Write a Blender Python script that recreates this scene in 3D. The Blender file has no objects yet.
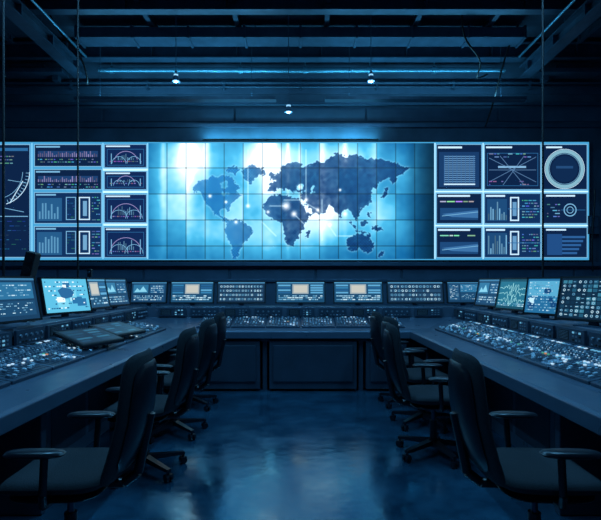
import bpy, math, random
import numpy as np
from mathutils import Vector, Matrix
random.seed(7)
rng = np.random.RandomState(4)
scene = bpy.context.scene
scene.view_settings.view_transform = 'Standard'
scene.view_settings.look = 'None'
COL = scene.collection

# ------------------------------------------------------------------ helpers
def lin(c):
    out = []
    for v in c[:3]:
        v = v / 255.0
        out.append(v / 12.92 if v <= 0.04045 else ((v + 0.055) / 1.055) ** 2.4)
    return tuple(out)

def mat(name, rgb, rough=0.5, metal=0.0, var=0.15, scale=8.0, bump=0.0, emit=None, estr=0.0, spec=0.5, rvar=0.0):
    m = bpy.data.materials.new(name); m.use_nodes = True
    nt = m.node_tree; b = nt.nodes['Principled BSDF']
    tc = nt.nodes.new('ShaderNodeTexCoord')
    nz = nt.nodes.new('ShaderNodeTexNoise'); nz.inputs['Scale'].default_value = scale
    nz.inputs['Detail'].default_value = 5
    nt.links.new(tc.outputs['Object'], nz.inputs['Vector'])
    cr = nt.nodes.new('ShaderNodeValToRGB')
    c = lin(rgb)
    cr.color_ramp.elements[0].position = 0.3; cr.color_ramp.elements[1].position = 0.7
    cr.color_ramp.elements[0].color = (*[x * (1 - var) for x in c], 1)
    cr.color_ramp.elements[1].color = (*[min(1, x * (1 + var)) for x in c], 1)
    nt.links.new(nz.outputs['Fac'], cr.inputs['Fac'])
    nt.links.new(cr.outputs['Color'], b.inputs['Base Color'])
    b.inputs['Roughness'].default_value = rough
    b.inputs['Metallic'].default_value = metal
    b.inputs['Specular IOR Level'].default_value = spec
    if rvar > 0:
        mr = nt.nodes.new('ShaderNodeMapRange')
        mr.inputs['From Min'].default_value = 0.3; mr.inputs['From Max'].default_value = 0.7
        mr.inputs['To Min'].default_value = rough - rvar; mr.inputs['To Max'].default_value = rough + rvar
        nt.links.new(nz.outputs['Fac'], mr.inputs['Value'])
        nt.links.new(mr.outputs['Result'], b.inputs['Roughness'])
    if bump > 0:
        n2 = nt.nodes.new('ShaderNodeTexNoise'); n2.inputs['Scale'].default_value = scale * 3
        n2.inputs['Detail'].default_value = 6
        nt.links.new(tc.outputs['Object'], n2.inputs['Vector'])
        bp = nt.nodes.new('ShaderNodeBump'); bp.inputs['Strength'].default_value = bump
        bp.inputs['Distance'].default_value = 0.02
        nt.links.new(n2.outputs['Fac'], bp.inputs['Height'])
        nt.links.new(bp.outputs['Normal'], b.inputs['Normal'])
    if emit:
        b.inputs['Emission Color'].default_value = (*lin(emit), 1)
        b.inputs['Emission Strength'].default_value = estr
    return m

def screen_mat(name, strength):
    m = bpy.data.materials.new(name); m.use_nodes = True
    nt = m.node_tree; b = nt.nodes['Principled BSDF']
    a = nt.nodes.new('ShaderNodeAttribute'); a.attribute_name = 'Col'
    b.inputs['Base Color'].default_value = (0.004, 0.006, 0.01, 1)
    b.inputs['Roughness'].default_value = 0.3
    nt.links.new(a.outputs['Color'], b.inputs['Emission Color'])
    b.inputs['Emission Strength'].default_value = strength
    return m

class MB:
    def __init__(s): s.v = []; s.f = []; s.m = []; s.sm = []
    def add(s, vs, fs, mi=0, smooth=False, M=None):
        o = len(s.v)
        for p in vs:
            p = Vector(p)
            if M is not None: p = M @ p
            s.v.append(tuple(p))
        for f in fs:
            s.f.append(tuple(o + i for i in f)); s.m.append(mi); s.sm.append(smooth)
    def box(s, c, d, mi=0, M=None):
        x, y, z = c; a, b, e = d[0] / 2, d[1] / 2, d[2] / 2
        vs = [(x-a,y-b,z-e),(x+a,y-b,z-e),(x+a,y+b,z-e),(x-a,y+b,z-e),(x-a,y-b,z+e),(x+a,y-b,z+e),(x+a,y+b,z+e),(x-a,y+b,z+e)]
        s.add(vs, [(0,3,2,1),(4,5,6,7),(0,1,5,4),(1,2,6,5),(2,3,7,6),(3,0,4,7)], mi, False, M)
    def cbox(s, c, d, ch, mi=0, M=None):
        x, y, z = c; a, b, e = d[0] / 2, d[1] / 2, d[2] / 2
        vs = [(x-a,y-b,z-e),(x+a,y-b,z-e),(x+a,y+b,z-e),(x-a,y+b,z-e),
              (x-a,y-b,z+e-ch),(x+a,y-b,z+e-ch),(x+a,y+b,z+e-ch),(x-a,y+b,z+e-ch),
              (x-a+ch,y-b+ch,z+e),(x+a-ch,y-b+ch,z+e),(x+a-ch,y+b-ch,z+e),(x-a+ch,y+b-ch,z+e)]
        s.add(vs, [(0,3,2,1),(8,9,10,11),(0,1,5,4),(1,2,6,5),(2,3,7,6),(3,0,4,7),(4,5,9,8),(5,6,10,9),(6,7,11,10),(7,4,8,11)], mi, False, M)
    def cyl(s, p0, p1, r0, r1=None, n=14, mi=0, M=None, cap=True):
        if r1 is None: r1 = r0
        p0 = Vector(p0); p1 = Vector(p1); ax = (p1 - p0).normalized()
        t = Vector((0, 0, 1)) if abs(ax.z) < 0.9 else Vector((1, 0, 0))
        u = ax.cross(t).normalized(); w = ax.cross(u).normalized()
        vs = []
        for p, r in ((p0, r0), (p1, r1)):
            for i in range(n):
                a = 2 * math.pi * i / n
                vs.append(p + u * math.cos(a) * r + w * math.sin(a) * r)
        fs = [(i, i + n, (i + 1) % n + n, (i + 1) % n) for i in range(n)]
        s.add(vs, fs, mi, True, M)
        if cap:
            s.add(vs[:n], [tuple(range(n))], mi, False, M)
            s.add(vs[n:], [tuple(range(n - 1, -1, -1))], mi, False, M)
    def tube(s, pts, r, n=8, mi=0, M=None):
        for a, b in zip(pts[:-1], pts[1:]):
            s.cyl(a, b, r, r, n, mi, M, True)
    def pad(s, a, b, h, warp, mi=0, e=4.0, n=36, rings=7, M=None):
        vs = []; fs = []
        for side in (1, -1):
            for k in range(rings + 1):
                r = math.sin(math.pi / 2 * k / rings) if k else 0.0
                t = side * h * (max(0, 1 - r ** 5)) ** 0.5
                for i in range(n):
                    an = 2 * math.pi * i / n
                    c, sn = math.cos(an), math.sin(an)
                    p = a * r * math.copysign(abs(c) ** (2 / e), c)
                    q = b * r * math.copysign(abs(sn) ** (2 / e), sn)
                    vs.append(warp(p, q, t))
        R = rings + 1
        for si in range(2):
            for k in range(rings):
                for i in range(n):
                    o = si * R * n
                    q = (o + k*n + i, o + (k+1)*n + i, o + (k+1)*n + (i+1) % n, o + k*n + (i+1) % n)
                    fs.append(q if si == 0 else q[::-1])
        s.add(vs, fs, mi, True, M)
    def obj(s, name, mats, parent=None, bevel=0, M=None, weld=False):
        me = bpy.data.meshes.new(name)
        me.from_pydata(s.v, [], s.f)
        for m in mats: me.materials.append(m)
        me.polygons.foreach_set('material_index', s.m)
        me.polygons.foreach_set('use_smooth', s.sm)
        me.update()
        ob = bpy.data.objects.new(name, me); COL.objects.link(ob)
        if parent: ob.parent = parent
        if M is not None: ob.matrix_local = M
        if bevel:
            bv = ob.modifiers.new('bevel', 'BEVEL'); bv.width = bevel; bv.segments = 2
            bv.limit_method = 'ANGLE'; bv.angle_limit = math.radians(40)
        return ob

class Canvas:
    """flat display graphics, built as coloured facets lying on the screen face"""
    def __init__(s, fn): s.fn = fn; s.v = []; s.f = []; s.c = []; s.layer = 0
    def poly(s, pts, col, lay=None):
        if lay is None: lay = s.layer
        o = len(s.v)
        for p in pts:
            x, z = s.fn(*p); s.v.append((x, -0.0006 * lay, z))
        s.f.append(tuple(range(o, o + len(pts)))); s.c.append(lin(col))
    def rect(s, x0, y0, x1, y1, col, lay=None):
        s.poly([(x0, y1), (x1, y1), (x1, y0), (x0, y0)], col, lay)
    def line(s, x0, y0, x1, y1, w, col, lay=None, asp=1.0):
        dx, dy = x1 - x0, (y1 - y0) * asp; L = math.hypot(dx, dy) or 1
        nx, ny = -dy / L * w / 2, dx / L * w / 2 / asp
        s.poly([(x0+nx, y0+ny), (x1+nx, y1+ny), (x1-nx, y1-ny), (x0-nx, y0-ny)], col, lay)
    def frame(s, x0, y0, x1, y1, w, col, lay=None, asp=1.0):
        wy = w / asp
        s.rect(x0, y0, x1, y0 + wy, col, lay); s.rect(x0, y1 - wy, x1, y1, col, lay)
        s.rect(x0, y0, x0 + w, y1, col, lay); s.rect(x1 - w, y0, x1, y1, col, lay)
    def ring(s, cx, cy, r, w, col, a0=0, a1=360, n=48, lay=None, asp=1.0):
        st = (a1 - a0) / n
        for i in range(n):
            a = math.radians(a0 + st * i); b = math.radians(a0 + st * (i + 1))
            q = []
            for an, rr in ((a, r), (b, r), (b, r - w), (a, r - w)):
                q.append((cx + math.cos(an) * rr, cy + math.sin(an) * rr / asp))
            s.poly(q, col, lay)
    def obj(s, name, m, parent=None, M=None):
        me = bpy.data.meshes.new(name); me.from_pydata(s.v, [], s.f)
        at = me.color_attributes.new('Col', 'FLOAT_COLOR', 'CORNER')
        arr = []
        for f, c in zip(s.f, s.c): arr += [*c, 1.0] * len(f)
        at.data.foreach_set('color', arr)
        me.materials.append(m); me.update()
        ob = bpy.data.objects.new(name, me); COL.objects.link(ob)
        if parent: ob.parent = parent
        if M is not None: ob.matrix_local = M
        return ob

# ------------------------------------------------------------------ materials
M_wall = mat('wall_concrete', (68, 90, 110), 0.75, 0, 0.35, 1.6, 0.3)
M_wallpanel = mat('wall_panel', (76, 98, 120), 0.55, 0.2, 0.15, 3, 0.05)
M_trim = mat('trim_metal', (84, 108, 130), 0.4, 0.6, 0.1, 6)
M_ceil = mat('ceiling_paint', (48, 66, 84), 0.8, 0, 0.3, 2, 0.3)
M_steel = mat('painted_steel', (68, 92, 112), 0.4, 0.4, 0.2, 5, 0.05)
M_pipe = mat('galvanised_pipe', (110, 165, 185), 0.3, 0.7, 0.1, 10)
M_black = mat('black_plastic', (16, 19, 24), 0.42, 0, 0.15, 30)
M_desk = mat('desk_laminate', (84, 100, 118), 0.32, 0.25, 0.08, 6, 0.0, rvar=0.05)
M_deskfront = mat('desk_cabinet', (50, 63, 78), 0.45, 0.1, 0.12, 5)
M_fabric = mat('chair_fabric', (23, 30, 38), 0.8, 0, 0.25, 60, 0.3)
M_chplastic = mat('chair_plastic', (21, 27, 35), 0.30, 0, 0.1, 20)
M_chrome = mat('chair_metal', (85, 100, 115), 0.3, 0.9, 0.1, 20)
M_con = mat('console_plate', (62, 79, 96), 0.38, 0.3, 0.12, 12)
M_slot = mat('console_slot', (6, 8, 11), 0.6)
M_cap = mat('fader_cap', (195, 208, 218), 0.45, 0, 0.1, 20)
M_knob = mat('knob', (120, 138, 152), 0.35, 0.2, 0.1, 20)
M_bw = mat('button_white', (150, 180, 200), 0.4, emit=(195, 228, 245), estr=0.8)
M_bc = mat('button_cyan', (70, 135, 165), 0.4, emit=(115, 190, 220), estr=0.65)
M_bb = mat('button_blue', (50, 90, 125), 0.4, emit=(70, 130, 175), estr=0.55)
M_bo = mat('button_amber', (120, 80, 50), 0.4, emit=(225, 150, 100), estr=0.7)
M_bg = mat('button_green', (30, 100, 80), 0.4, emit=(90, 200, 170), estr=0.5)
CM = [M_con, M_slot, M_cap, M_knob, M_bw, M_bc, M_bb, M_bo, M_bg]
M_lamp = mat('lamp_glow', (200, 230, 255), 0.5, emit=(150, 205, 240), estr=1.0)
M_addglow = mat('added_glow', (120, 200, 255), 0.5, emit=(80, 180, 230), estr=1.2)  # glow shared by the added wash strip and fill bars
M_mon = screen_mat('monitor_display', 1.15)
M_vw = screen_mat('video_wall_display', 1.5)

# floor: polished sealed concrete
M_floor = bpy.data.materials.new('floor_polished'); M_floor.use_nodes = True
nt = M_floor.node_tree; b = nt.nodes['Principled BSDF']
tc = nt.nodes.new('ShaderNodeTexCoord')
n1 = nt.nodes.new('ShaderNodeTexNoise'); n1.inputs['Scale'].default_value = 2.2; n1.inputs['Detail'].default_value = 9; n1.inputs['Roughness'].default_value = 0.7
n2 = nt.nodes.new('ShaderNodeTexNoise'); n2.inputs['Scale'].default_value = 9.0; n2.inputs['Detail'].default_value = 6
for n in (n1, n2): nt.links.new(tc.outputs['Object'], n.inputs['Vector'])
cr = nt.nodes.new('ShaderNodeValToRGB')
cr.color_ramp.elements[0].position = 0.35; cr.color_ramp.elements[0].color = (0.006, 0.032, 0.058, 1)
cr.color_ramp.elements[1].position = 0.68; cr.color_ramp.elements[1].color = (0.022, 0.085, 0.14, 1)
nt.links.new(n1.outputs['Fac'], cr.inputs['Fac']); nt.links.new(cr.outputs['Color'], b.inputs['Base Color'])
mr = nt.nodes.new('ShaderNodeMapRange'); mr.inputs['From Min'].default_value = 0.35; mr.inputs['From Max'].default_value = 0.65
mr.inputs['To Min'].default_value = 0.10; mr.inputs['To Max'].default_value = 0.27
nt.links.new(n1.outputs['Fac'], mr.inputs['Value']); nt.links.new(mr.outputs['Result'], b.inputs['Roughness'])
bp = nt.nodes.new('ShaderNodeBump'); bp.inputs['Strength'].default_value = 0.10; bp.inputs['Distance'].default_value = 0.02
nt.links.new(n2.outputs['Fac'], bp.inputs['Height']); nt.links.new(bp.outputs['Normal'], b.inputs['Normal'])
b.inputs['IOR'].default_value = 2.7
b.inputs['Specular Tint'].default_value = (.40, .80, 1, 1)

# ------------------------------------------------------------------ room shell
EYE = 1.4; F = 480.0; HOR = 282.0
YW = 9.5
XS = 6.6; CZ = 6.0; YB = -1.5
def shell(name, c, d, m):
    k = MB(); k.box(c, d); return k.obj(name, [m])
shell('floor', (0, 4, -0.05), (2*XS, 11, 0.1), M_floor)
shell('ceiling', (0, 4, CZ + 0.05), (2*XS, 11, 0.1), M_ceil)
shell('wall_back', (0, YW + 0.05, CZ/2), (2*XS, 0.1, CZ), M_wall)
shell('wall_front', (0, YB - 0.05, CZ/2), (2*XS, 0.1, CZ), M_wall)
shell('wall_left', (-XS - 0.05, 4, CZ/2), (0.1, 11, CZ), M_wall)
shell('wall_right', (XS + 0.05, 4, CZ/2), (0.1, 11, CZ), M_wall)

YS = 9.38; SC = F / YS
def wz(py): return EYE + (HOR - py) / SC
def wx(px): return (px - 300.5) / SC

def trim(name, py0, py1, dep, m=M_trim, x0=-XS, x1=XS):
    k = MB(); z1, z0 = wz(py0), wz(py1)
    k.box(((x0+x1)/2, YW - dep/2, (z0+z1)/2), (x1-x0, dep, z1-z0))
    return k.obj(name, [m], bevel=0.006)
trim('trim_1', 101, 104, 0.08)
trim('trim_2', 122, 126, 0.05)
trim('trim_4', 262, 266, 0.16)
trim('trim_5', 279, 282, 0.07)
trim('trim_6', 82, 92, 0.03, M_wallpanel)
k = MB()
xx = -6.5
while xx < 6.4:
    k.box((xx + 0.85, YW - 0.015, 1.05), (1.66, 0.03, 1.2), 0); xx += 1.7
xx = -6.5
while xx < 6.4:
    k.box((xx + 1.3, YW - 0.012, wz(113)), (2.56, 0.024, 0.26), 0); xx += 2.6
k.obj('trim_7', [M_wallpanel], bevel=0.01)

# ------------------------------------------------------------------ video wall
vw = bpy.data.objects.new('video_wall', None); COL.objects.link(vw)
vw.location = (0, YS, 0)
X0, X1, Y0, Y1 = -6.0, 589.0, 142.0, 260.0
k = MB()
k.box(((wx(X0)+wx(X1))/2, 0.065, (wz(Y0)+wz(Y1))/2), (wx(X1)-wx(X0)+0.06, 0.11, wz(Y0)-wz(Y1)+0.06))
k.obj('housing', [M_black], vw, bevel=0.01)
W = lambda px, py: (wx(px), wz(py))
cv = Canvas(W)
cv.rect(X0, Y0, X1, Y1, (58, 138, 182), 1)
NAVY = (9, 28, 58); NAVY2 = (12, 39, 77); LC = (102, 155, 188); MC = (36, 90, 136); WH = (176, 206, 224); PU = (130, 122, 168)
def panel(x0, y0, x1, y1, c=NAVY, border=MC, w=0.8):
    cv.rect(x0, y0, x1, y1, c, 3); cv.frame(x0, y0, x1, y1, w, border, 4)
def glyphs(x0, y0, x1, y1, row=3.0, h=0.9, col=LC, dens=0.75, wmin=1, wmax=5):
    y = y0
    while y + h <= y1:
        x = x0
        while x < x1 - wmin:
            w = random.uniform(wmin, wmax); w = min(w, x1 - x)
            if random.random() < dens: cv.rect(x, y, x + w, y + h, tuple(int(q * random.uniform(0.5, 1)) for q in col), 6)
            x += w + 0.9
        y += row
def bars(x0, y0, x1, y1, st=1.8, col=LC, w=0.9):
    x = x0
    while x < x1:
        f_ = random.uniform(.5, 1)
        h = random.uniform(0.25, 1) * (y1 - y0); cv.rect(x, y1 - h, x + w, y1, tuple(int(q*f_) for q in col), 6); x += st
panel(X0 + 1.5, 144, 30.5, 258, NAVY, LC, 1.0)
cv.rect(X0+2, 148, 28, 151, MC, 5)
for r_, w_ in ((34, 0.7), (27, 0.5)):
    cv.ring(-4, 172, r_, w_, WH if r_ == 34 else LC, 0, 72, 24, 6)
for a in range(2, 70, 6):
    ar = math.radians(a); cv.line(-4 + 30*math.cos(ar), 172 + 30*math.sin(ar), -4 + 34*math.cos(ar), 172 + 34*math.sin(ar), 0.5, LC, 6)
cv.line(10, 203, 23, 181, 0.8, WH, 6); cv.line(4, 208, 24, 212, 0.6, LC, 6); cv.line(8, 180, 26, 183, 0.5, LC, 6)
glyphs(0, 156, 14, 166, 3.4); cv.rect(-4, 216, 28, 216.8, LC, 6)
glyphs(-2, 221, 26, 252, 4.6, 0.7, MC, .5)
for (a, bb) in ((144, 167), (169, 190)):
    panel(34, a, 102, bb, NAVY, LC, 0.9); cv.rect(36, a + 2, 60, a + 3.6, LC, 5)
    cv.rect(38, a + 7, 98, a + 13, (24, 54, 96), 5); bars(38, a + 7, 98, a + 13, 2.0, PU, 1.0)
    glyphs(38, a + 15, 98, bb - 2, 2.6, 0.9, LC, 0.7, 0.8, 3)
for (a, bb) in ((192, 224), (226, 258)):
    panel(34, a, 102, bb, NAVY2, LC, 0.9); cv.rect(36, a + 2, 56, a + 3.6, LC, 5)
    cv.rect(37, a + 6, 62, bb - 3, (30, 76, 116), 5)
    x = 39
    while x < 60:
        cv.rect(x, a + random.uniform(8, 22), x + 1.6, bb - 5, (76, 128, 162), 6); x += 3.0
    cv.frame(66, a + 5, 76, bb - 4, 0.8, LC, 6); cv.frame(79, a + 5, 90, bb - 4, 1.1, WH, 6)
    cv.rect(83, a + 9, 87, bb - 8, (95, 142, 175), 6)
    glyphs(92, a + 5, 100, bb - 3, 2.8, 0.9); glyphs(67.5, a + 8, 75, bb - 6, 2.8, 0.9, MC)
for (a, bb) in ((144, 168), (171, 190), (194, 223), (227, 258)):
    panel(104, a, 147, bb, (12, 32, 72), LC, 0.8); cv.rect(106, a + 1.6, 130, a + 3.0, WH, 5)
    h = bb - a
    cv.frame(107, a + 5, 144, bb - 2.5, 0.5, MC, 5)
    cv.ring(126, bb - 4.5, h*0.52, 0.6, PU, 200, 340, 16, 6); cv.ring(119, bb - 4.5, h*0.3, 0.5, LC, 180, 360, 12, 6); cv.ring(134, bb - 4.5, h*0.3, 0.5, LC, 180, 360, 12, 6)
    cv.rect(111, bb - h*.6, 111.8, bb - 4, LC, 6); cv.rect(140, bb - h*.6, 140.8, bb - 4, LC, 6)
    glyphs(110, bb - 7, 142, bb - 4, 2.4, 0.9, PU, 0.8, 0.6, 2)
    bars(118, a + h*0.4, 134, bb - 8, 1.9, LC, .7)
for y in (168.6, 190.8, 223.6):
    cv.rect(103, y, 148, y + 2.2, (180, 224, 244), 7)
for x in (32, 103, 147.6):
    cv.rect(x - 0.6, 143, x + 0.7, 259, (112, 182, 216), 7)
panel(436, 144, 482, 190, NAVY, LC, 0.8)
cv.rect(438, 146.5, 462, 148.4, WH, 5); cv.rect(439, 152, 479, 187, (19, 49, 88), 5)
for i in range(13): cv.rect(444, 156 + i*2.1, 475, 157 + i*2.1, (80, 120, 156), 6)
for i in range(8): cv.rect(444 + i*4.2, 155.5, 444.6 + i*4.2, 183, (50, 92, 138), 7)
cv.rect(444, 183.6, 475, 185, WH, 7)
for (a, bb) in ((193, 224), (227, 258)):
    panel(436, a, 482, bb, NAVY, LC, 0.8); cv.rect(438, a + 2, 470, a + 3.8, WH, 5)
    glyphs(440, a + 8, 478, a + 12, 3, 1.2, WH, 0.7, 2, 9)
    cv.rect(440, a + 15, 478, bb - 4, (23, 60, 102), 5)
    cv.poly([(442, bb - 10), (478, bb - 14), (478, bb - 6), (452, bb - 7)], (50, 96, 142), 6)
    cv.line(442, bb - 8, 478, bb - 12, 0.6, LC, 7)
panel(484, 144, 541, 190, NAVY, LC, 0.8); cv.rect(486, 146.5, 512, 148.2, WH, 5)
cv.frame(487, 153, 538, 186, 0.5, MC, 5)
for p in ((489,158,536,182), (489,182,536,157), (489,170,536,170), (500,156,524,185), (524,156,503,185)):
    cv.line(*p, 0.6, (70, 104, 140), 6)
cv.rect(498, 166, 526, 168, (112, 155, 188), 6); glyphs(489, 153.5, 536, 158, 3, 1.0, LC, 0.5); glyphs(489, 181, 536, 186, 3, 1.0, PU, 0.5)
for (a, bb) in ((193, 224), (227, 258)):
    panel(484, a, 541, bb, NAVY2, LC, 0.8); cv.rect(486, a + 2, 505, a + 3.8, WH, 5)
    cv.rect(487, a + 6, 507, bb - 3, (23, 62, 102), 5); bars(488, a + 8, 506, bb - 4, 2.2, LC, 1.2)
    cv.frame(510, a + 4, 519, bb - 3, 1.3, WH, 6); cv.rect(512.5, a + 9, 516.5, bb - 8, (85, 132, 170), 6)
    glyphs(522, a + 7, 539, bb - 4, 2.8, 1.0, LC, 0.8, 1, 4)
    cv.rect(508, (a+bb)/2, 541, (a+bb)/2 + .8, MC, 6)
panel(543, 144, 587.5, 190, NAVY, LC, 0.8); cv.rect(546, 146.5, 562, 148.2, WH, 5)
cv.ring(564.5, 169, 19.2, 3.2, (112, 156, 172), 0, 360, 60, 6)
cv.ring(564.5, 169, 20.0, 0.5, WH, 0, 360, 60, 7); cv.ring(564.5, 169, 15.4, 0.4, LC, 0, 360, 60, 7)
cv.ring(564.5, 169, 13.0, 13.0, (11, 34, 66), 0, 360, 60, 5)
cv.rect(556, 166, 573, 168.5, (28, 62, 102), 7)
panel(543, 193, 587.5, 224, NAVY, LC, 0.8); cv.rect(546, 195, 575, 196.6, WH, 5)
cv.ring(570, 210, 6.5, 1.0, LC, 0, 360, 32, 6); cv.ring(570, 210, 3.5, 0.7, LC, 0, 360, 24, 6)
glyphs(547, 204, 560, 219, 3, 1.0); cv.line(561, 210, 585, 210, 0.5, MC, 6)
panel(543, 227, 587.5, 258, NAVY, LC, 0.8); cv.rect(546, 229, 566, 230.6, WH, 5)
for i in range(5): cv.rect(547, 236 + i*4, 585 - i*2, 238.2 + i*4, (36, 80, 130), 6)
cv.rect(547, 234, 562, 255, (26, 64, 112), 7)
for x in (434.8, 483, 542): cv.rect(x - 0.6, 143, x + 0.8, 259, (152, 205, 230), 7)
for y in (190.8, 224.8): cv.rect(435, y, 588, y + 1.6, (178, 222, 242), 7)
cv.obj('status_panels', M_vw, vw)

polys = [
 [(193,188),(198,181),(207,180),(211,176),(216,179),(224,175),(231,177),(236,184),(241,187),(236,191),(242,196),(236,200),(231,204),(229,210),(228,213),(225,209),(219,211),(221,217),(227,218),(231,224),(226,222),(217,217),(212,210),(206,204),(203,197),(200,192),(195,193)],
 [(226,168),(236,166),(240,171),(234,175),(228,173)],
 [(241,170),(252,165),(263,168),(259,176),(250,185),(245,179)],
 [(229,222),(237,219),(245,223),(253,230),(249,238),(244,243),(240,250),(236,260),(232,257),(232,246),(227,238),(225,229)],
 [(268,198),(276,194),(288,197),(299,199),(304,207),(307,213),(314,213),(307,221),(303,229),(299,237),(292,246),(287,244),(284,232),(283,223),(275,220),(267,216),(262,207)],
 [(307,231),(311,229),(309,238),(306,238)],
 [(268,191),(270,183),(277,182),(275,177),(279,174),(281,168),(288,163),(297,163),(303,167),(312,165),(317,185),(308,190),(300,193),(296,190),(293,194),(287,188),(284,191),(279,187),(275,192)],
 [(269,180),(271,172),(275,174),(276,180)],
 [(258,172),(264,170),(266,174),(261,176)],
 [(310,166),(318,160),(323,163),(330,157),(338,153),(346,157),(356,155),(367,159),(380,160),(395,163),(410,168),(405,173),(398,175),(393,185),(389,178),(379,182),(377,189),(374,187),(371,194),(372,201),(366,207),(359,211),(360,216),(356,221),(352,213),(349,209),(344,210),(340,219),(335,209),(329,205),(324,213),(315,214),(306,204),(300,194),(308,190),(316,185)],
 [(385,188),(388,187),(387,195),(382,199),(381,197),(385,193)],
 [(350,221),(355,225),(358,230),(354,228)], [(361,222),(367,221),(366,227),(361,227)], [(371,226),(379,227),(384,232),(376,231)],
 [(367,212),(370,213),(370,219),(367,217)], [(356,231),(366,232),(366,233.5),(356,232.5)],
 [(347,242),(350,238),(356,235),(360,236),(363,233),(366,237),(369,234),(371,240),(375,245),(372,251),(366,253),(360,249),(353,251),(348,250)],
 [(381,250),(385,253),(380,258),(378,256)],
]
lakes = [[(296,186),(303,184),(304,188),(299,190)], [(311,188),(314,186),(314,193),(312,194)], [(222,193),(228,192),(229,195),(223,196)], [(220,183),(227,182),(228,188),(223,189)]]
def inpoly(PX, PY, poly):
    ins = np.zeros(PX.shape, bool); n = len(poly); j = n - 1
    for i in range(n):
        xi, yi = poly[i]; xj, yj = poly[j]
        if yi != yj:
            c = ((yi > PY) != (yj > PY)) & (PX < (xj - xi) * (PY - yi) / (yj - yi) + xi)
            ins ^= c
        j = i
    return ins
RS = 2.4
MX0, MX1, MY0, MY1 = 148.6, 434.0, 143.2, 259.0
nx = int((MX1 - MX0) * RS); ny = int((MY1 - MY0) * RS)
gx = np.linspace(MX0, MX1, nx); gy = np.linspace(MY0, MY1, ny)
PX, PY = np.meshgrid(gx, gy)
def blur(a, n):
    for _ in range(n):
        p = np.pad(a, 1, mode='edge')
        a = (p[1:-1, 1:-1]*2 + p[:-2, 1:-1] + p[2:, 1:-1] + p[1:-1, :-2] + p[1:-1, 2:]) / 6
    return a
def norm(a): return (a - a.min())/(a.max() - a.min())
def noise(n): return (norm(blur(rng.rand(*PX.shape), n)) - .5) * 2
jx = PX + 3.0*noise(10) + 1.6*noise(3); jy = PY + 3.0*noise(10) + 1.6*noise(3)
mask = np.zeros(PX.shape)
for p in polys: mask = np.maximum(mask, inpoly(jx, jy, p).astype(float))
for p in lakes: mask = np.minimum(mask, 1 - inpoly(jx, jy, p).astype(float))
mb = blur(mask, 16); ms = blur(mask, 1)
def g(cx, cy, sx, sy): return np.exp(-((PX-cx)/sx)**2 - ((PY-cy)/sy)**2)
light = (0.95*g(188,158,36,32) + 0.5*g(212,225,42,32) + 1.0*g(268,163,36,32) + 0.85*g(314,214,40,36) + 0.65*g(335,156,50,20)
         + 0.55*g(264,240,48,26) + 0.45*g(385,222,28,28) + 0.3*g(360,190,60,50) + 0.5*g(168,205,20,45) + .25*g(400,165,16,20) + .35*g(250,200,24,22))
for cx, s, h, w in ((163, .35, 60, 3), (186, .6, 55, 8), (207, .35, 80, 3), (268, .75, 50, 8), (288, .4, 90, 2), (322, .35, 70, 4), (345, .3, 60, 2.5), (300, .25, 120, 1.5), (376, .35, 50, 6)):
    light += s * np.exp(-((PX-cx)/w)**2) * np.exp(-(PY-MY0)/h)
ti = ((PX - 148) // 19.05).astype(int); tj = ((PY - 142) // 26).astype(int)
tv = rng.uniform(-0.16, 0.16, (40, 12)); tw = tv[ti, tj]
light = np.clip(light * (1 + 1.0*tw) + tw*0.45 + .08*noise(60), 0, 1.35)
deep = np.array([9, 80, 132.]); mid = np.array([66, 166, 206.]); hi = np.array([236, 250, 255.])
t1 = np.clip(light / 0.62, 0, 1)[..., None]; t2 = np.clip((light - 0.58) / 0.55, 0, 1)[..., None]
C = deep*(1-t1) + mid*t1; C = C*(1-t2) + hi*t2
edge = np.clip((PX - 404) / 28, 0, 1)[..., None]; C = C*(1 - 0.55*edge)
halo = np.clip(mb*(1-mask)*0.8, 0, 0.22)[..., None]
C = C*(1-halo) + np.array([205, 240, 252.])*halo
land_r = np.array([6, 30, 64.]); land_l = np.array([14, 64, 110.])
tt = np.clip((PX - 225) / 60, 0, 1)[..., None]
land = land_l*(1-tt) + land_r*tt
dots = (0.5 + 0.5*np.sin(PX*2.2)*np.sin(PY*2.2))[..., None]
land = land*(1 + 0.8*dots)
alpha = (ms*(0.74 + 0.2*tt[..., 0]) * (0.86 + 0.16*noise(14) + .12*noise(40))).clip(0, 1)[..., None]
C = C*(1-alpha) + land*alpha
def seg(x0, y0, x1, y1, w, a):
    global C
    dx, dy = x1-x0, y1-y0; L2 = dx*dx+dy*dy
    t = np.clip(((PX-x0)*dx + (PY-y0)*dy)/L2, 0, 1)
    d = np.hypot(PX-(x0+t*dx), PY-(y0+t*dy)); k_ = (a*np.exp(-(d/w)**2))[..., None]
    C = C*(1-k_) + np.array([215, 245, 255.])*k_
for s_ in ((248,150,248,206),(300,200,318,210),(318,210,336,236),(306,150,306,200),(322,200,322,240),(284,200,300,200),(338,236,352,236),(296,216,306,226),(270,206,286,206),(262,222,276,236)):
    seg(*s_, 0.6, 0.5)
for s_ in ((210,196,1.8),(236,222,1.8),(248,206,2),(286,206,3.8),(294,214,2.8),(318,210,2),(345,214,2.0),(268,212,1.6),(330,225,1.8),(300,187,2.2),(340,190,1.4),(306,200,2),(226,202,1.5)):
    k_ = (0.85*np.exp(-((PX-s_[0])**2 + (PY-s_[1])**2)/s_[2]**2))[..., None]; C = C*(1-k_) + 255*k_
for i in range(1, 15):
    sx = 148 + 19.05*i; C *= (1 - 0.45*np.exp(-((PX - sx)/0.45)**2))[..., None]
for j in range(1, 5):
    sy = 142 + 26*j; C *= (1 - 0.45*np.exp(-((PY - sy)/0.45)**2))[..., None]
C = np.clip(C/255., 0, 1); CL = np.where(C <= 0.04045, C/12.92, ((C+0.055)/1.055)**2.4)
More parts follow.
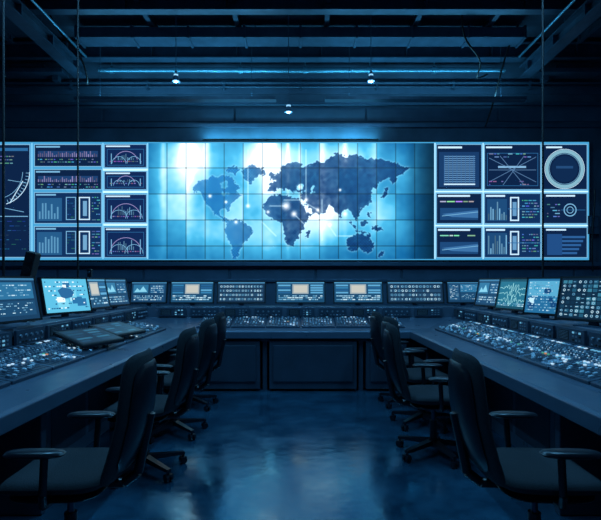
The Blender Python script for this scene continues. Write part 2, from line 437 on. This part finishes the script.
verts = np.stack([(PX-300.5)/SC, np.full(PX.shape, -0.003), EYE + (HOR-PY)/SC], -1).reshape(-1, 3)
idx = np.arange(nx*ny).reshape(ny, nx)
faces = np.stack([idx[1:, :-1], idx[1:, 1:], idx[:-1, 1:], idx[:-1, :-1]], -1).reshape(-1, 4)
me = bpy.data.meshes.new('world_map'); me.from_pydata(verts.tolist(), [], faces.tolist())
at = me.color_attributes.new('Col', 'FLOAT_COLOR', 'POINT')
at.data.foreach_set('color', np.concatenate([CL.reshape(-1, 3), np.ones((nx*ny, 1))], 1).ravel().astype(np.float32))
me.materials.append(M_vw); ob = bpy.data.objects.new('world_map', me); COL.objects.link(ob); ob.parent = vw

# added wash strip and lamp above the video wall, standing in for screen glow
def added_wash(x0, x1, e):
    xc, L = (x0+x1)/2, x1-x0
    k = MB(); k.box((xc, YS + 0.02, wz(141) + 0.042), (L, 0.03, 0.008), 0); k.box((xc, YS + 0.01, wz(141) + 0.03), (L + .04, 0.06, 0.016), 1)
    k.obj('added_wash_strip', [M_addglow, M_black])
    li = bpy.data.lights.new('added_wash_light', 'AREA'); li.shape = 'RECTANGLE'; li.size = L; li.size_y = .03; li.energy = e; li.color = (.12, .66, 1)
    lo = bpy.data.objects.new('added_wash_light', li); COL.objects.link(lo); lo.location = (xc, YS, wz(141) + .055); lo.rotation_euler = (math.radians(180 - 15), 0, 0)
added_wash(-1.9, 1.5, 20)

# ------------------------------------------------------------------ U-shaped control desk
XI, YF, YN = 1.4, 6.1, 0.7
prof = [(0, .765), (.02, .78), (.28, .78), (.30, .785), (.80, .885), (.82, .885), (.84, 1.04), (1.25, 1.04), (1.25, 0.0), (.42, 0.0), (.42, .68), (0, .68)]
k = MB(); st = []
for key in range(4):
    row = []
    for d, z in prof:
        p = {0: (-(XI+d), YN, z), 1: (-(XI+d), YF+d, z), 2: (XI+d, YF+d, z), 3: (XI+d, YN, z)}[key]
        row.append(p)
    st.append(row)
n = len(prof)
for a in range(3):
    k.add(st[a] + st[a+1], [(i, (i+1) % n, n + (i+1) % n, n + i) for i in range(n)], 0)
k.add(st[0], [tuple(range(n))[::-1]], 0); k.add(st[3], [tuple(range(n))], 0)
for (a, b_) in ((-1.36, -0.52), (-0.40, 0.72), (0.84, 1.36)):
    k.box(((a+b_)/2, YF + 0.24, 0.34), (b_ - a, 0.4, 0.62), 1)
    k.box(((a+b_)/2, YF + 0.03, 0.36), (b_ - a - 0.1, 0.03, 0.46), 1)
k.box((0, YF + 0.3, 0.66), (2.78, 0.42, 0.05), 1)
k.box((-0.46, YF + 0.3, 0.33), (0.06, 0.4, 0.66), 1); k.box((0.78, YF + 0.3, 0.33), (0.06, 0.4, 0.66), 1)
for s in (-1, 1):
    for y in (1.2, 2.9, 4.6, 5.9):
        k.box((s*(XI + 0.3), y, 0.34), (0.3, 0.06, 0.67), 1)
    for y in np.arange(1.0, 6.0, 0.62):
        k.box((s*(XI + 0.43), y + 0.3, 0.36), (0.03, 0.56, 0.5), 1)
desk = k.obj('control_desk', [M_desk, M_deskfront], bevel=0.006)

slope = math.atan2(.1, .5); SL = math.hypot(.1, .5)
def console_mesh(seed, bright, w=0.46):
    r = random.Random(seed); k = MB(); h = SL - 0.03
    k.cbox((0, 0, 0.012), (w - 0.01, h, 0.024), 0.004, 0)
    T = 0.024
    nf = 10; p = (w - 0.05) / nf
    style = seed % 3
    for i in range(nf):
        x = -w/2 + 0.025 + p*(i + 0.5)
        if not (style == 2 and i > 6):
            k.box((x, -h/2 + 0.09, T + 0.0008), (0.005, 0.13, 0.0016), 1)
            yy = -h/2 + 0.04 + r.random()*0.1
            k.cbox((x, yy, T + 0.009), (0.017, 0.027, 0.018), 0.004, 2 if r.random() < 0.75 else 3)
        else:
            for j in range(6):
                k.box((x, -h/2 + 0.035 + j*0.022, T + 0.004), (0.026, 0.015, 0.008), r.choice([4, 2, 6, 3]))
        for j in range(3):
            y = -h/2 + 0.18 + j*0.024
            c = r.choice([4, 5, 6, 3, 2]) if r.random() < bright else 3
            if r.random() < 0.04: c = r.choice([7, 8])
            k.box((x, y, T + 0.004), (0.022, 0.013, 0.008), c)
        for j in range(4):
            y = -h/2 + 0.265 + j*0.034
            k.cyl((x, y, T), (x, y, T + 0.016), 0.0095, 0.008, 8, 3 if r.random() < 0.6 else 2)
            if r.random() < bright*0.6: k.box((x + 0.016, y, T + 0.002), (0.006, 0.006, 0.004), r.choice([4, 5, 4]))
        k.box((x, h/2 - 0.035, T + 0.002), (0.024, 0.02, 0.004), r.choice([4, 5, 6]) if r.random() < bright else 1)
    k.box((0, h/2 - 0.012, T + 0.004), (w - 0.02, 0.012, 0.008), 0)
    ob = k.obj('tmp', CM); me = ob.data; bpy.data.objects.remove(ob); me.name = 'mixing_console'; return me
cons = [console_mesh(i, 0.4 if i < 3 else 0.85) for i in range(6)]
def place_console(me, x, y, ang):
    M = Matrix.Translation((x, y, 0.8353)) @ Matrix.Rotation(ang, 4, 'Z') @ Matrix.Rotation(slope, 4, 'X')
    ob = bpy.data.objects.new('mixing_console', me); COL.objects.link(ob); ob.matrix_world = M; return ob
y = 1.2; i = 0
while y < 6.1:
    place_console(cons[i % 3], -(XI + .55), y, math.pi/2); place_console(cons[3 + i % 3], XI + .55, y, -math.pi/2)
    y += 0.47; i += 1
for j, x in enumerate(np.arange(-1.17, 1.2, 0.468)):
    place_console(cons[(j*2 + 1) % 3], x, YF + .55, 0)

def tablet(x, y, yaw, tilt, w=.5, h=.34, z=.915):
    e = Matrix.Translation((x, y, z)) @ Matrix.Rotation(yaw, 4, 'Z') @ Matrix.Rotation(tilt, 4, 'X')
    k = MB(); k.cbox((0, 0, 0), (w, h, 0.03), 0.008, 0)
    for sx in (-1, 1):
        k.box((sx*w*0.35, h*0.3, -0.03), (0.03, 0.03, 0.04), 0); k.box((sx*w*0.35, -h*0.35, -0.02), (0.03, 0.03, 0.02), 0)
    ob = k.obj('control_tablet', [M_black], M=e)
    cv = Canvas(lambda u, v: ((u-.5)*w*0.9, (.5-v)*h*0.86))
    cv.rect(0, 0, 1, 1, (12, 36, 56), 1)
    for c in range(2):
        for r_ in range(5): cv.rect(.05 + c*.5, .08 + r_*.18, .05 + c*.5 + random.uniform(.2, .38), .18 + r_*.18, random.choice([(24, 66, 92), (40, 96, 124), (18, 50, 76)]), 2)
    cv.obj('screen', M_mon, ob, Matrix.Translation((0, 0, 0.0155)) @ Matrix.Rotation(-math.pi/2, 4, 'X'))
tablet(-1.86, 4.25, math.pi/2 - .35, slope + .1)
tablet(-1.88, 4.95, math.pi/2 - .25, slope + .08)

def riser_module(x, y, ang, seed):
    r = random.Random(seed); k = MB()
    M = Matrix.Translation((x, y, 0.965)) @ Matrix.Rotation(ang, 4, 'Z')
    k.box((0, -0.012, 0), (0.40, 0.02, 0.115), 0)
    if seed % 2:
        for i in range(5): k.cyl((-0.15 + i*.075, -0.02, 0.012), (-0.15 + i*.075, -0.035, 0.012), 0.014, 0.012, 10, 3)
        for i in range(8): k.box((-0.16 + i*.045, -0.023, -0.035), (0.02, 0.006, 0.012), r.choice([3, 3, 1, 6, 3]))
    else:
        k.box((-0.09, -0.022, 0), (0.15, 0.004, 0.08), 1)
        for a in range(6): k.box((-0.09, -0.025, -0.03 + a*.012), (0.13, 0.003, 0.003), 3)
        for a in range(3):
            for c in range(3): k.box((0.05 + a*.045, -0.023, -0.03 + c*.03), (0.025, 0.006, 0.015), r.choice([3, 3, 3, 5, 1]))
    k.obj('instrument_panel', CM, M=M)
for i, y in enumerate(np.arange(1.6, 6.7, 0.46)):
    riser_module(-(XI + .81), y, math.pi/2, i); riser_module(XI + .81, y, -math.pi/2, i + 1)
for i, x in enumerate(np.arange(-1.84, 1.9, 0.46)):
    riser_module(x, YF + .81, 0, i)

# ------------------------------------------------------------------ monitors
def mon_content(kind, w, h, seed):
    r = random.Random(seed); A = w / h
    cv = Canvas(lambda u, v: ((u-.5)*w, (1-v)*h))
    def gl(x0, y0, x1, y1, row, hh, cols, dens=.75, a=.01, b_=.05):
        y = y0
        while y + hh <= y1:
            x = x0
            while x < x1 - a:
                q = min(r.uniform(a, b_), x1 - x)
                if r.random() < dens: cv.rect(x, y, x + q, y + hh, r.choice(cols), 4)
                x += q + .012
            y += row
    L = [(140, 190, 215), (90, 150, 185), (190, 225, 240)]
    if kind == 'windows':
        cv.rect(0, 0, 1, 1, (24, 70, 104), 1); cv.rect(0, 0, 1, .05, (80, 150, 190), 2)
        cv.rect(.33, .1, .67, .58, (150, 165, 170), 2); cv.rect(.36, .16, .64, .52, (190, 190, 180), 3)
        for c in range(4): cv.rect(.03, .12 + c*.12, .29, .2 + c*.12, r.choice([(50, 120, 165), (34, 90, 136), (90, 160, 200)]), 2)
        for c in range(4): cv.rect(.71, .12 + c*.12, .97, .2 + c*.12, r.choice([(50, 120, 165), (34, 90, 136), (90, 160, 200)]), 2)
        gl(.04, .66, .96, .96, .09, .05, L, .8, .02, .09)
    elif kind == 'rows':
        cv.rect(0, 0, 1, 1, (18, 42, 66), 1); cv.rect(0, 0, 1, .06, (70, 130, 170), 2)
        for row in range(4):
            y = .14 + row*.21
            cv.rect(.03, y, .97, y + .15, (34, 68, 98), 2)
            for c in range(14):
                x = .05 + c*.066
                if r.random() < .8: cv.ring(x + .02, y + .075, .022, .008, r.choice(L), 0, 360, 10, 4, asp=1/A)
                if r.random() < .6: cv.rect(x, y + .03, x + .012, y + .12, r.choice(L), 5)
    elif kind == 'bright':
        cv.rect(0, 0, 1, 1, (90, 185, 220), 1)
        for _ in range(14):
            x, y = r.random()*.75, r.random()*.75; cv.rect(x, y, x + r.uniform(.08, .25), y + r.uniform(.08, .25), r.choice([(170, 225, 240), (230, 248, 252), (40, 110, 160), (120, 205, 230)]), 2 + _*0.15)
        gl(.05, .08, .95, .9, .13, .035, [(235, 250, 255), (20, 70, 120)], .5)
        cv.poly([(.3, .35), (.42, .25), (.6, .3), (.66, .42), (.6, .56), (.45, .6), (.36, .55)], (40, 100, 150), 6)
    elif kind == 'wave':
        cv.rect(0, 0, 1, 1, (18, 70, 90), 1)
        cv.rect(.04, .08, .96, .92, (30, 104, 130), 2)
        for row in (.3, .5, .72):
            pv = None
            for i in range(40):
                x = .05 + i*.0228; yv = row + r.uniform(-.11, .11)*math.exp(-((i-20)/12)**2)*1.6
                if pv: cv.line(pv[0], pv[1], x, yv, .011, (150, 215, 220), 5, asp=1/A)
                pv = (x, yv)
        gl(.06, .82, .94, .92, .06, .03, L)
    elif kind == 'grid':
        cv.rect(0, 0, 1, 1, (12, 34, 54), 1)
        for a in range(12):
            for c in range(9):
                x, y = .03 + a*.079, .05 + c*.103
                cv.rect(x, y, x + .064, y + .08, r.choice([(20, 58, 84), (30, 82, 110), (14, 42, 66), (54, 120, 146), (16, 48, 72)]), 2)
                if r.random() < .4: cv.ring(x + .032, y + .04, .02, .008, r.choice(L), 0, 360, 10, 4, asp=1/A)
                if r.random() < .45: cv.rect(x + .006, y + .03, x + r.uniform(.02, .055), y + .045, r.choice(L), 5)
    elif kind == 'panels':
        cv.rect(0, 0, 1, 1, (20, 56, 88), 1); cv.rect(0, 0, 1, .06, (60, 120, 160), 2)
        cv.rect(.05, .12, .48, .55, (44, 110, 150), 2); cv.rect(.53, .12, .95, .55, (30, 82, 124), 2)
        cv.rect(.05, .62, .95, .94, (24, 66, 104), 2)
        cv.poly([(.08, .5), (.16, .3), (.24, .42), (.33, .2), (.45, .48)], (130, 200, 225), 4)
        gl(.56, .18, .92, .52, .1, .04, L); gl(.08, .67, .92, .92, .09, .045, L)
    elif kind == 'console':
        cv.rect(0, 0, 1, 1, (20, 56, 88), 1); cv.rect(0, 0, 1, .05, (60, 120, 160), 2)
        cv.rect(.04, .1, .36, .9, (30, 76, 114), 2); cv.rect(.4, .1, .96, .5, (42, 108, 150), 2); cv.rect(.4, .55, .96, .9, (26, 70, 106), 2)
        gl(.07, .16, .33, .86, .06, .02, L, .6, .02, .08); gl(.43, .16, .93, .46, .06, .025, L, .5, .01, .05)
        gl(.43, .6, .93, .87, .055, .02, L, .45, .01, .04)
    elif kind == 'map':
        cv.rect(0, 0, 1, 1, (34, 104, 150), 1)
        cv.rect(.04, .06, .96, .5, (84, 164, 200), 2)
        for _ in range(7):
            cx, cy = r.uniform(.15, .85), r.uniform(.15, .85)
            cv.poly([(cx + r.uniform(.05, .14)*math.cos(t), cy + r.uniform(.05, .14)*math.sin(t)) for t in [k_*math.pi/4 for k_ in range(8)]], r.choice([(20, 70, 120), (190, 230, 245), (60, 150, 190)]), 3 + _*.1)
        gl(.06, .1, .94, .95, .08, .03, L, .5)
    return cv
def monitor(L, R, h, kind, seed, zb=1.085, tilt=12):
    L = Vector(L); R = Vector(R); w = (R - L).length; yaw = math.atan2(R.y - L.y, R.x - L.x); c = (L + R) / 2
    M = Matrix.Translation((c.x, c.y, zb)) @ Matrix.Rotation(yaw, 4, 'Z') @ Matrix.Rotation(-math.radians(tilt), 4, 'X')
    k = MB(); b_ = 0.016
    k.box((0, 0.02, h/2), (w, 0.03, h), 0)
    k.box((0, 0.045, h/2), (w*0.7, 0.03, h*0.6), 0)
    k.box((0, 0.002, b_/2), (w, 0.01, b_), 0); k.box((0, 0.002, h - b_/2), (w, 0.01, b_), 0)
    k.box((-w/2 + b_/2, 0.002, h/2), (b_, 0.01, h), 0); k.box((w/2 - b_/2, 0.002, h/2), (b_, 0.01, h), 0)
    T = Matrix.Rotation(math.radians(tilt), 4, 'X')
    z0 = 1.04 - zb
    k.box((0, 0.07, (z0 + 0.16)/2), (0.07, 0.03, 0.16 - z0), 1, T)
    k.box((0, 0.06, z0 + 0.006), (0.24, 0.15, 0.012), 1, T)
    ob = k.obj('computer_monitor', [M_black, M_steel], M=M)
    cv = mon_content(kind, w - 2*b_, h - 2*b_, seed)
    cv.obj('screen', M_mon, ob, Matrix.Translation((0, 0.0045, b_)))
HS, HB = .37, .335
monitor((-2.34, 3.22), (-2.16, 4.02), HS, 'console', 1)
monitor((-2.42, 4.56), (-2.22, 5.12), HS, 'bright', 2)
monitor((-2.43, 5.42), (-2.37, 6.0), HS, 'windows', 3)
monitor((-2.46, 6.12), (-2.34, 6.62), HS, 'panels', 4)
S7 = 7.1/F
for a, b_, kd in ((-171, -134, 'panels'), (-131, -87, 'windows'), (-84, -35, 'rows'), (-25, 25, 'windows'), (33, 83, 'windows'), (87, 144, 'rows'), (147, 181, 'console')):
    monitor((a*S7, 7.1), (b_*S7, 7.1), HB, kd, 20 + a)
monitor((2.33, 6.45), (2.46, 5.96), HS, 'panels', 41)
monitor((2.30, 5.70), (2.42, 5.16), HS, 'wave', 42)
monitor((2.22, 4.80), (2.41, 4.46), HS, 'map', 43)
monitor((2.17, 4.10), (2.42, 3.56), HS, 'grid', 44)
monitor((-2.42, 2.3), (-2.34, 2.95), HS, 'grid', 46)
monitor((2.36, 3.05), (2.44, 2.4), HS, 'panels', 47)

k = MB()
k.cyl((0, 0, 0), (0, 0, .012), .06, .05, 16, 0); k.cyl((0, 0, 0), (0.01, 0, .42), .012, .01, 10, 0)
Mx = Matrix.Translation((.02, 0, .51)) @ Matrix.Rotation(math.radians(14), 4, 'Y')
k.cbox((0, 0, 0), (.09, .10, .25), .01, 0, Mx); k.cyl((.0, -.05, .05), (0, -.056, .05), .028, .028, 14, 0, Mx); k.cyl((.0, -.05, -.05), (0, -.056, -.05), .034, .034, 14, 0, Mx)
k.obj('desk_speaker', [M_black, M_steel], M=Matrix.Translation((-2.46, 4.34, 1.04)), bevel=.004)
k = MB(); k.cyl((0, 0, 0), (0, 0, .012), .05, .045, 14, 0); k.cyl((0, 0, 0), (0, 0, .44), .006, .006, 8, 0)
k.cbox((0, 0, .47), (.05, .04, .10), .008, 0); k.cyl((0, -.02, .48), (0, -.032, .48), .014, .012, 12, 1)
k.obj('desk_camera', [M_black, M_steel], M=Matrix.Translation((-2.59, 5.9, 1.04)), bevel=.003)

# ------------------------------------------------------------------ office chairs (front = +Y)
def chair_mesh():
    k = MB()
    k.pad(.25, .245, .045, lambda p, q, t: (p, q + .02, .475 + t - .5*max(0, q - .12)**2*3 + .25*p*p), 0)
    k.pad(.22, .21, .02, lambda p, q, t: (p, q + .01, .425 + t), 1)
    def bw(p, q, t):
        wsc = 1 - .18*((q + .30)/.60)**2 if q > -.30 else 1
        x = p*wsc; lean = -.27 - .22*(q + .30) - .10*max(0, q)**2
        return (x, lean + .8*p*p - .05*math.cos((q + .05)*5) + .04 + t, .765 + q)
    k.pad(.24, .30, .028, bw, 0, e=6, n=44, rings=8)
    def bw2(p, q, t):
        x, y, z = bw(p, q, t); return (x, y - .028, z)
    k.pad(.20, .25, .014, bw2, 1, e=5, n=36)
    k.tube([(0, -.10, .415), (0, -.26, .42), (0, -.325, .47), (0, -.355, .62), (0, -.385, .76)], .024, 10, 1)
    k.box((0, -.02, .405), (.2, .26, .04), 1)
    for s in (-1, 1):
        k.tube([(s*.14, 0, .42), (s*.27, .0, .43), (s*.295, -.01, .49), (s*.30, -.02, .65)], .017, 8, 1)
        k.pad(.042, .13, .016, lambda p, q, t, s=s: (s*.30 + p, q + .02, .67 + t), 1, e=3, n=20, rings=4)
    k.cyl((0, 0, .10), (0, 0, .28), .030, .030, 16, 1); k.cyl((0, 0, .28), (0, 0, .41), .016, .016, 14, 2)
    k.cyl((0, 0, .075), (0, 0, .13), .05, .04, 16, 1)
    for i in range(5):
        a = 2*math.pi*i/5 + .3; c, s = math.cos(a), math.sin(a)
        R = Matrix.Rotation(a, 4, 'Z')
        vs = [(.03, -.026, .085), (.03, .026, .085), (.03, .026, .125), (.03, -.026, .125), (.31, -.016, .068), (.31, .016, .068), (.31, .016, .09), (.31, -.016, .09)]
        k.add(vs, [(0, 1, 2, 3), (7, 6, 5, 4), (0, 4, 5, 1), (1, 5, 6, 2), (2, 6, 7, 3), (3, 7, 4, 0)], 1, False, R)
        k.cyl((.30, 0, .05), (.30, 0, .085), .009, .009, 8, 1, R)
        for t in (-1, 1): k.cyl((.30, t*.008, .027), (.30, t*.026, .027), .027, .026, 14, 1, R)
        k.box((.30, 0, .045), (.04, .056, .014), 1, R)
    ob = k.obj('tmp', [M_fabric, M_chplastic, M_chrome]); me = ob.data; bpy.data.objects.remove(ob); me.name = 'office_chair'; return me
cm = chair_mesh()
def chair(x, y, deg):
    ob = bpy.data.objects.new('office_chair', cm); COL.objects.link(ob)
    ob.location = (x, y, 0); ob.rotation_euler = (0, 0, math.radians(deg))
chair(-1.12, 2.34, 90 + 2)
chair(-1.16, 3.55, 90 - 2)
chair(-1.18, 4.45, 90 - 6)
chair(-1.24, 5.40, 90 - 4)
chair(1.14, 2.34, -90 - 2)
chair(1.08, 3.90, -90 - 2)
chair(1.20, 4.72, -90 + 8)
chair(1.20, 5.50, -90 + 6)

# ------------------------------------------------------------------ ceiling structure
def beam_x(name, y, z, hgt, wid, x0=-6.5, x1=6.5):
    k = MB(); c = (x0+x1)/2; L = x1 - x0; t = .02
    k.box((c, y, z + hgt/2 - t/2), (L, wid, t)); k.box((c, y, z - hgt/2 + t/2), (L, wid, t)); k.box((c, y, z), (L, t, hgt - 2*t))
    x = x0 + .5
    while x < x1: k.box((x, y, z), (.02, wid*.9, hgt - 2*t)); x += 1.6
    return k.obj(name, [M_steel])
def beam_y(name, x, z, hgt, wid, y0, y1):
    k = MB(); c = (y0+y1)/2; L = y1 - y0; t = .025
    k.box((x, c, z + hgt/2 - t/2), (wid, L, t)); k.box((x, c, z - hgt/2 + t/2), (wid, L, t)); k.box((x, c, z), (t, L, hgt - 2*t))
    y = y0 + .4
    while y < y1: k.box((x, y, z), (wid*.9, .02, hgt - 2*t)); y += .9
    return k.obj(name, [M_steel])
beam_y('roof_beam', -4.22, 5.42, .22, .22, -1.4, 9.2)
beam_y('roof_beam', 4.30, 5.42, .22, .22, -1.4, 9.2)
beam_x('roof_beam', 9.1, 5.76, .30, .2)
beam_x('roof_beam', 7.7, 5.84, .22, .16)
beam_x('roof_beam', 5.4, 5.82, .30, .2)
beam_x('roof_beam', 2.8, 5.82, .30, .2)
for x in (-5.4, -2.6, -1.1, .45, 2.0, 3.3, 5.2):
    beam_y('ceiling_joist', x, 5.93, .14, .08, 4, 9.0)
for s, x in ((-1, -4.22), (1, 4.30)):
    k = MB()
    k.cyl((x + s*.32, -1.3, 5.55), (x + s*.32, 8.95, 5.55), .035, n=10); k.cyl((x - s*.22, 4.0, 5.60), (x - s*.22, 8.95, 5.60), .022, n=10)
    for y in np.arange(0, 9, 1.4): k.cyl((x + s*.32, y, 5.55), (x + s*.32, y, 6.0), .01, n=8)
    k.obj('sprinkler_pipe', [M_pipe])
k = MB(); k.cyl((-3.9, 9.30, 5.50), (3.95, 9.30, 5.50), .05, n=16)
for x in np.arange(-3.7, 3.8, 1.25):
    k.cyl((x, 9.30, 5.50), (x + .08, 9.30, 5.50), .065, n=16); k.cyl((x + .04, 9.3, 5.5), (x + .04, 9.3, 6.0), .01, n=8)
k.obj('water_pipe', [M_pipe])
k = MB(); k.cyl((-6.4, 9.40, 5.30), (6.4, 9.40, 5.30), .022, n=10); k.cyl((-6.4, 9.40, 5.22), (6.4, 9.40, 5.22), .016, n=10)
for x in np.arange(-6, 6.3, 1.5): k.box((x, 9.435, 5.26), (.04, .10, .16))
k.obj('conduit', [M_steel])
k = MB(); k.box((0, 8.5, 5.74), (7.8, .34, .18))
for x in np.arange(-3.9, 4.0, .975): k.box((x, 8.5, 5.74), (.04, .38, .22))
for x in (-3, -.8, 1, 3): k.cyl((x, 8.5, 5.7), (x, 8.5, 6.0), .01, n=8)
k.obj('ventilation_duct', [M_steel], bevel=.006)
for s in (-1, 1):
    k = MB(); k.box((s*5.1, 9.2, 5.40), (1.2, .3, .08)); k.box((s*5.2, 9.25, 5.5), (.6, .2, .12)); k.box((s*4.7, 9.25, 5.31), (.12, .12, .10))
    for q in (4.6, 5.6): k.cyl((s*q, 9.2, 5.4), (s*q, 9.2, 6.0), .012, n=8)
    k.obj('cable_tray', [M_steel], bevel=.005)
def cable(name, pts, r=.012):
    cu = bpy.data.curves.new(name, 'CURVE'); cu.dimensions = '3D'; cu.bevel_depth = r; cu.bevel_resolution = 3
    sp = cu.splines.new('NURBS'); sp.points.add(len(pts) - 1)
    for p, q in zip(sp.points, pts): p.co = (*q, 1)
    sp.use_endpoint_u = True; sp.order_u = 4; sp.resolution_u = 10
    cu.materials.append(M_black); ob = bpy.data.objects.new(name, cu); COL.objects.link(ob)
cable('hanging_cable', [(-4.3, 8.2, 6), (-4.1, 8.2, 5.6), (-3.9, 8.3, 5.5), (-3.75, 8.5, 5.1), (-3.9, 8.8, 4.9), (-4.05, 9.1, 5.3)], .016)
cable('hanging_cable', [(2.7, 8.0, 6), (2.65, 8.0, 5.5), (3.0, 8.2, 5.35), (3.25, 8.5, 5.2), (3.1, 8.7, 5.0), (3.5, 9.0, 5.3)], .016)
cable('hanging_cable', [(3.9, 8.6, 6), (3.7, 8.6, 5.6), (3.62, 8.8, 5.0), (3.6, 9.1, 4.6), (3.62, 9.4, 4.45)], .016)
cable('hanging_cable', [(5.7, 9.3, 3.2), (5.72, 9.3, 2.8), (5.62, 9.32, 2.4), (5.7, 9.35, 1.6)])
for (x, y) in ((-2.55, 4.12), (-2.56, 5.52), (2.56, 5.07)):
    k = MB(); k.cyl((x, y, 1.04), (x, y, 6.0), .011, n=10); k.cyl((x, y, 1.04), (x, y, 1.06), .04, n=14); k.cyl((x, y, 5.97), (x, y, 6.0), .05, n=14)
    k.obj('cable_pole', [M_black])
k = MB(); k.box((5.72, 9.42, wz(225)), (.22, .14, .36)); k.box((5.72, 9.34, wz(222)), (.16, .02, .2)); k.obj('wall_box', [M_steel], bevel=.01)

def pendant(x, y, z, top=6.0):
    k = MB()
    k.cyl((0, 0, .12), (0, 0, top - z), .006, n=8, mi=0)
    k.cyl((0, 0, .04), (0, 0, .13), .032, .018, 14, 0); k.cyl((0, 0, -.04), (0, 0, .05), .066, .034, 18, 0, cap=False)
    k.cyl((0, 0, -.045), (0, 0, -.02), .034, .045, 16, 1); k.cyl((0, 0, .05), (0, 0, .075), .036, .036, 16, 1); k.cyl((0, 0, top - z - .02), (0, 0, top - z), .04, n=14, mi=0)
    k.obj('pendant_lamp', [M_steel, M_lamp], M=Matrix.Translation((x, y, z)))
    li = bpy.data.lights.new('pendant_bulb', 'POINT'); li.energy = 7; li.color = (.25, .72, 1); li.shadow_soft_size = .03
    lo = bpy.data.objects.new('pendant_bulb', li); COL.objects.link(lo); lo.location = (x, y, z - .10)
pendant(-2.05, 7.9, 4.74); pendant(1.16, 7.9, 4.74); pendant(-.2, 8.0, 4.27)

def added_fill(x, y, L, en, col=(.14, .52, .95), z=5.2):  # added bar out of view, with an area light to brighten the room
    k = MB(); k.box((0, 0, .05), (.16, L, .08), 0); k.box((0, 0, .006), (.12, L - .06, .01), 1)
    for t in (-1, 1): k.cyl((0, t*L*.4, .09), (0, t*L*.4, 6 - z), .006, n=8, mi=0)
    k.obj('added_fill_bar', [M_steel, M_addglow], M=Matrix.Translation((x, y, z)))
    li = bpy.data.lights.new('added_fill_area', 'AREA'); li.shape = 'RECTANGLE'; li.size = .12; li.size_y = L - .1; li.energy = en; li.color = col
    lo = bpy.data.objects.new('added_fill_area', li); COL.objects.link(lo); lo.location = (x, y, z - .01)
added_fill(-2.3, 3.0, 2.4, 95); added_fill(2.3, 3.0, 2.4, 95); added_fill(0, 4.4, 1.6, 60)
added_fill(-1.6, 6.0, 1.0, 30, z=5.5); added_fill(1.6, 6.0, 1.0, 30, z=5.5)
for s in (-1, 1):  # added bars and lamps that brighten the roof beams, pipe and upper wall
    li = bpy.data.lights.new('added_uplight', 'AREA'); li.shape = 'RECTANGLE'; li.size = 3.6; li.size_y = .12; li.energy = 26; li.color = (.14, .62, 1)
    lo = bpy.data.objects.new('added_uplight', li); COL.objects.link(lo); lo.location = (s*2.3, 8.86, 4.80); lo.rotation_euler = (math.radians(180), 0, 0)
    k = MB(); k.box((s*2.3, 8.86, 4.77), (3.7, .16, .05), 0)
    for t in (-1, 1): k.cyl((s*2.3 + t*1.4, 8.86, 4.79), (s*2.3 + t*1.4, 8.86, 6), .006, n=8)
    k.obj('added_uplight_bar', [M_steel])

# ------------------------------------------------------------------ world, camera
w = bpy.data.worlds.new('world'); scene.world = w; w.use_nodes = True
w.node_tree.nodes['Background'].inputs['Color'].default_value = (.01, .04, .09, 1)
w.node_tree.nodes['Background'].inputs['Strength'].default_value = .5
cd = bpy.data.cameras.new('camera'); cam = bpy.data.objects.new('camera', cd); COL.objects.link(cam)
cam.location = (0, 0, EYE); cam.rotation_euler = (math.pi/2, 0, 0)
cd.sensor_width = 36; cd.lens = F/601*36; cd.shift_y = (HOR - 260)/601; cd.clip_start = .05
scene.camera = cam
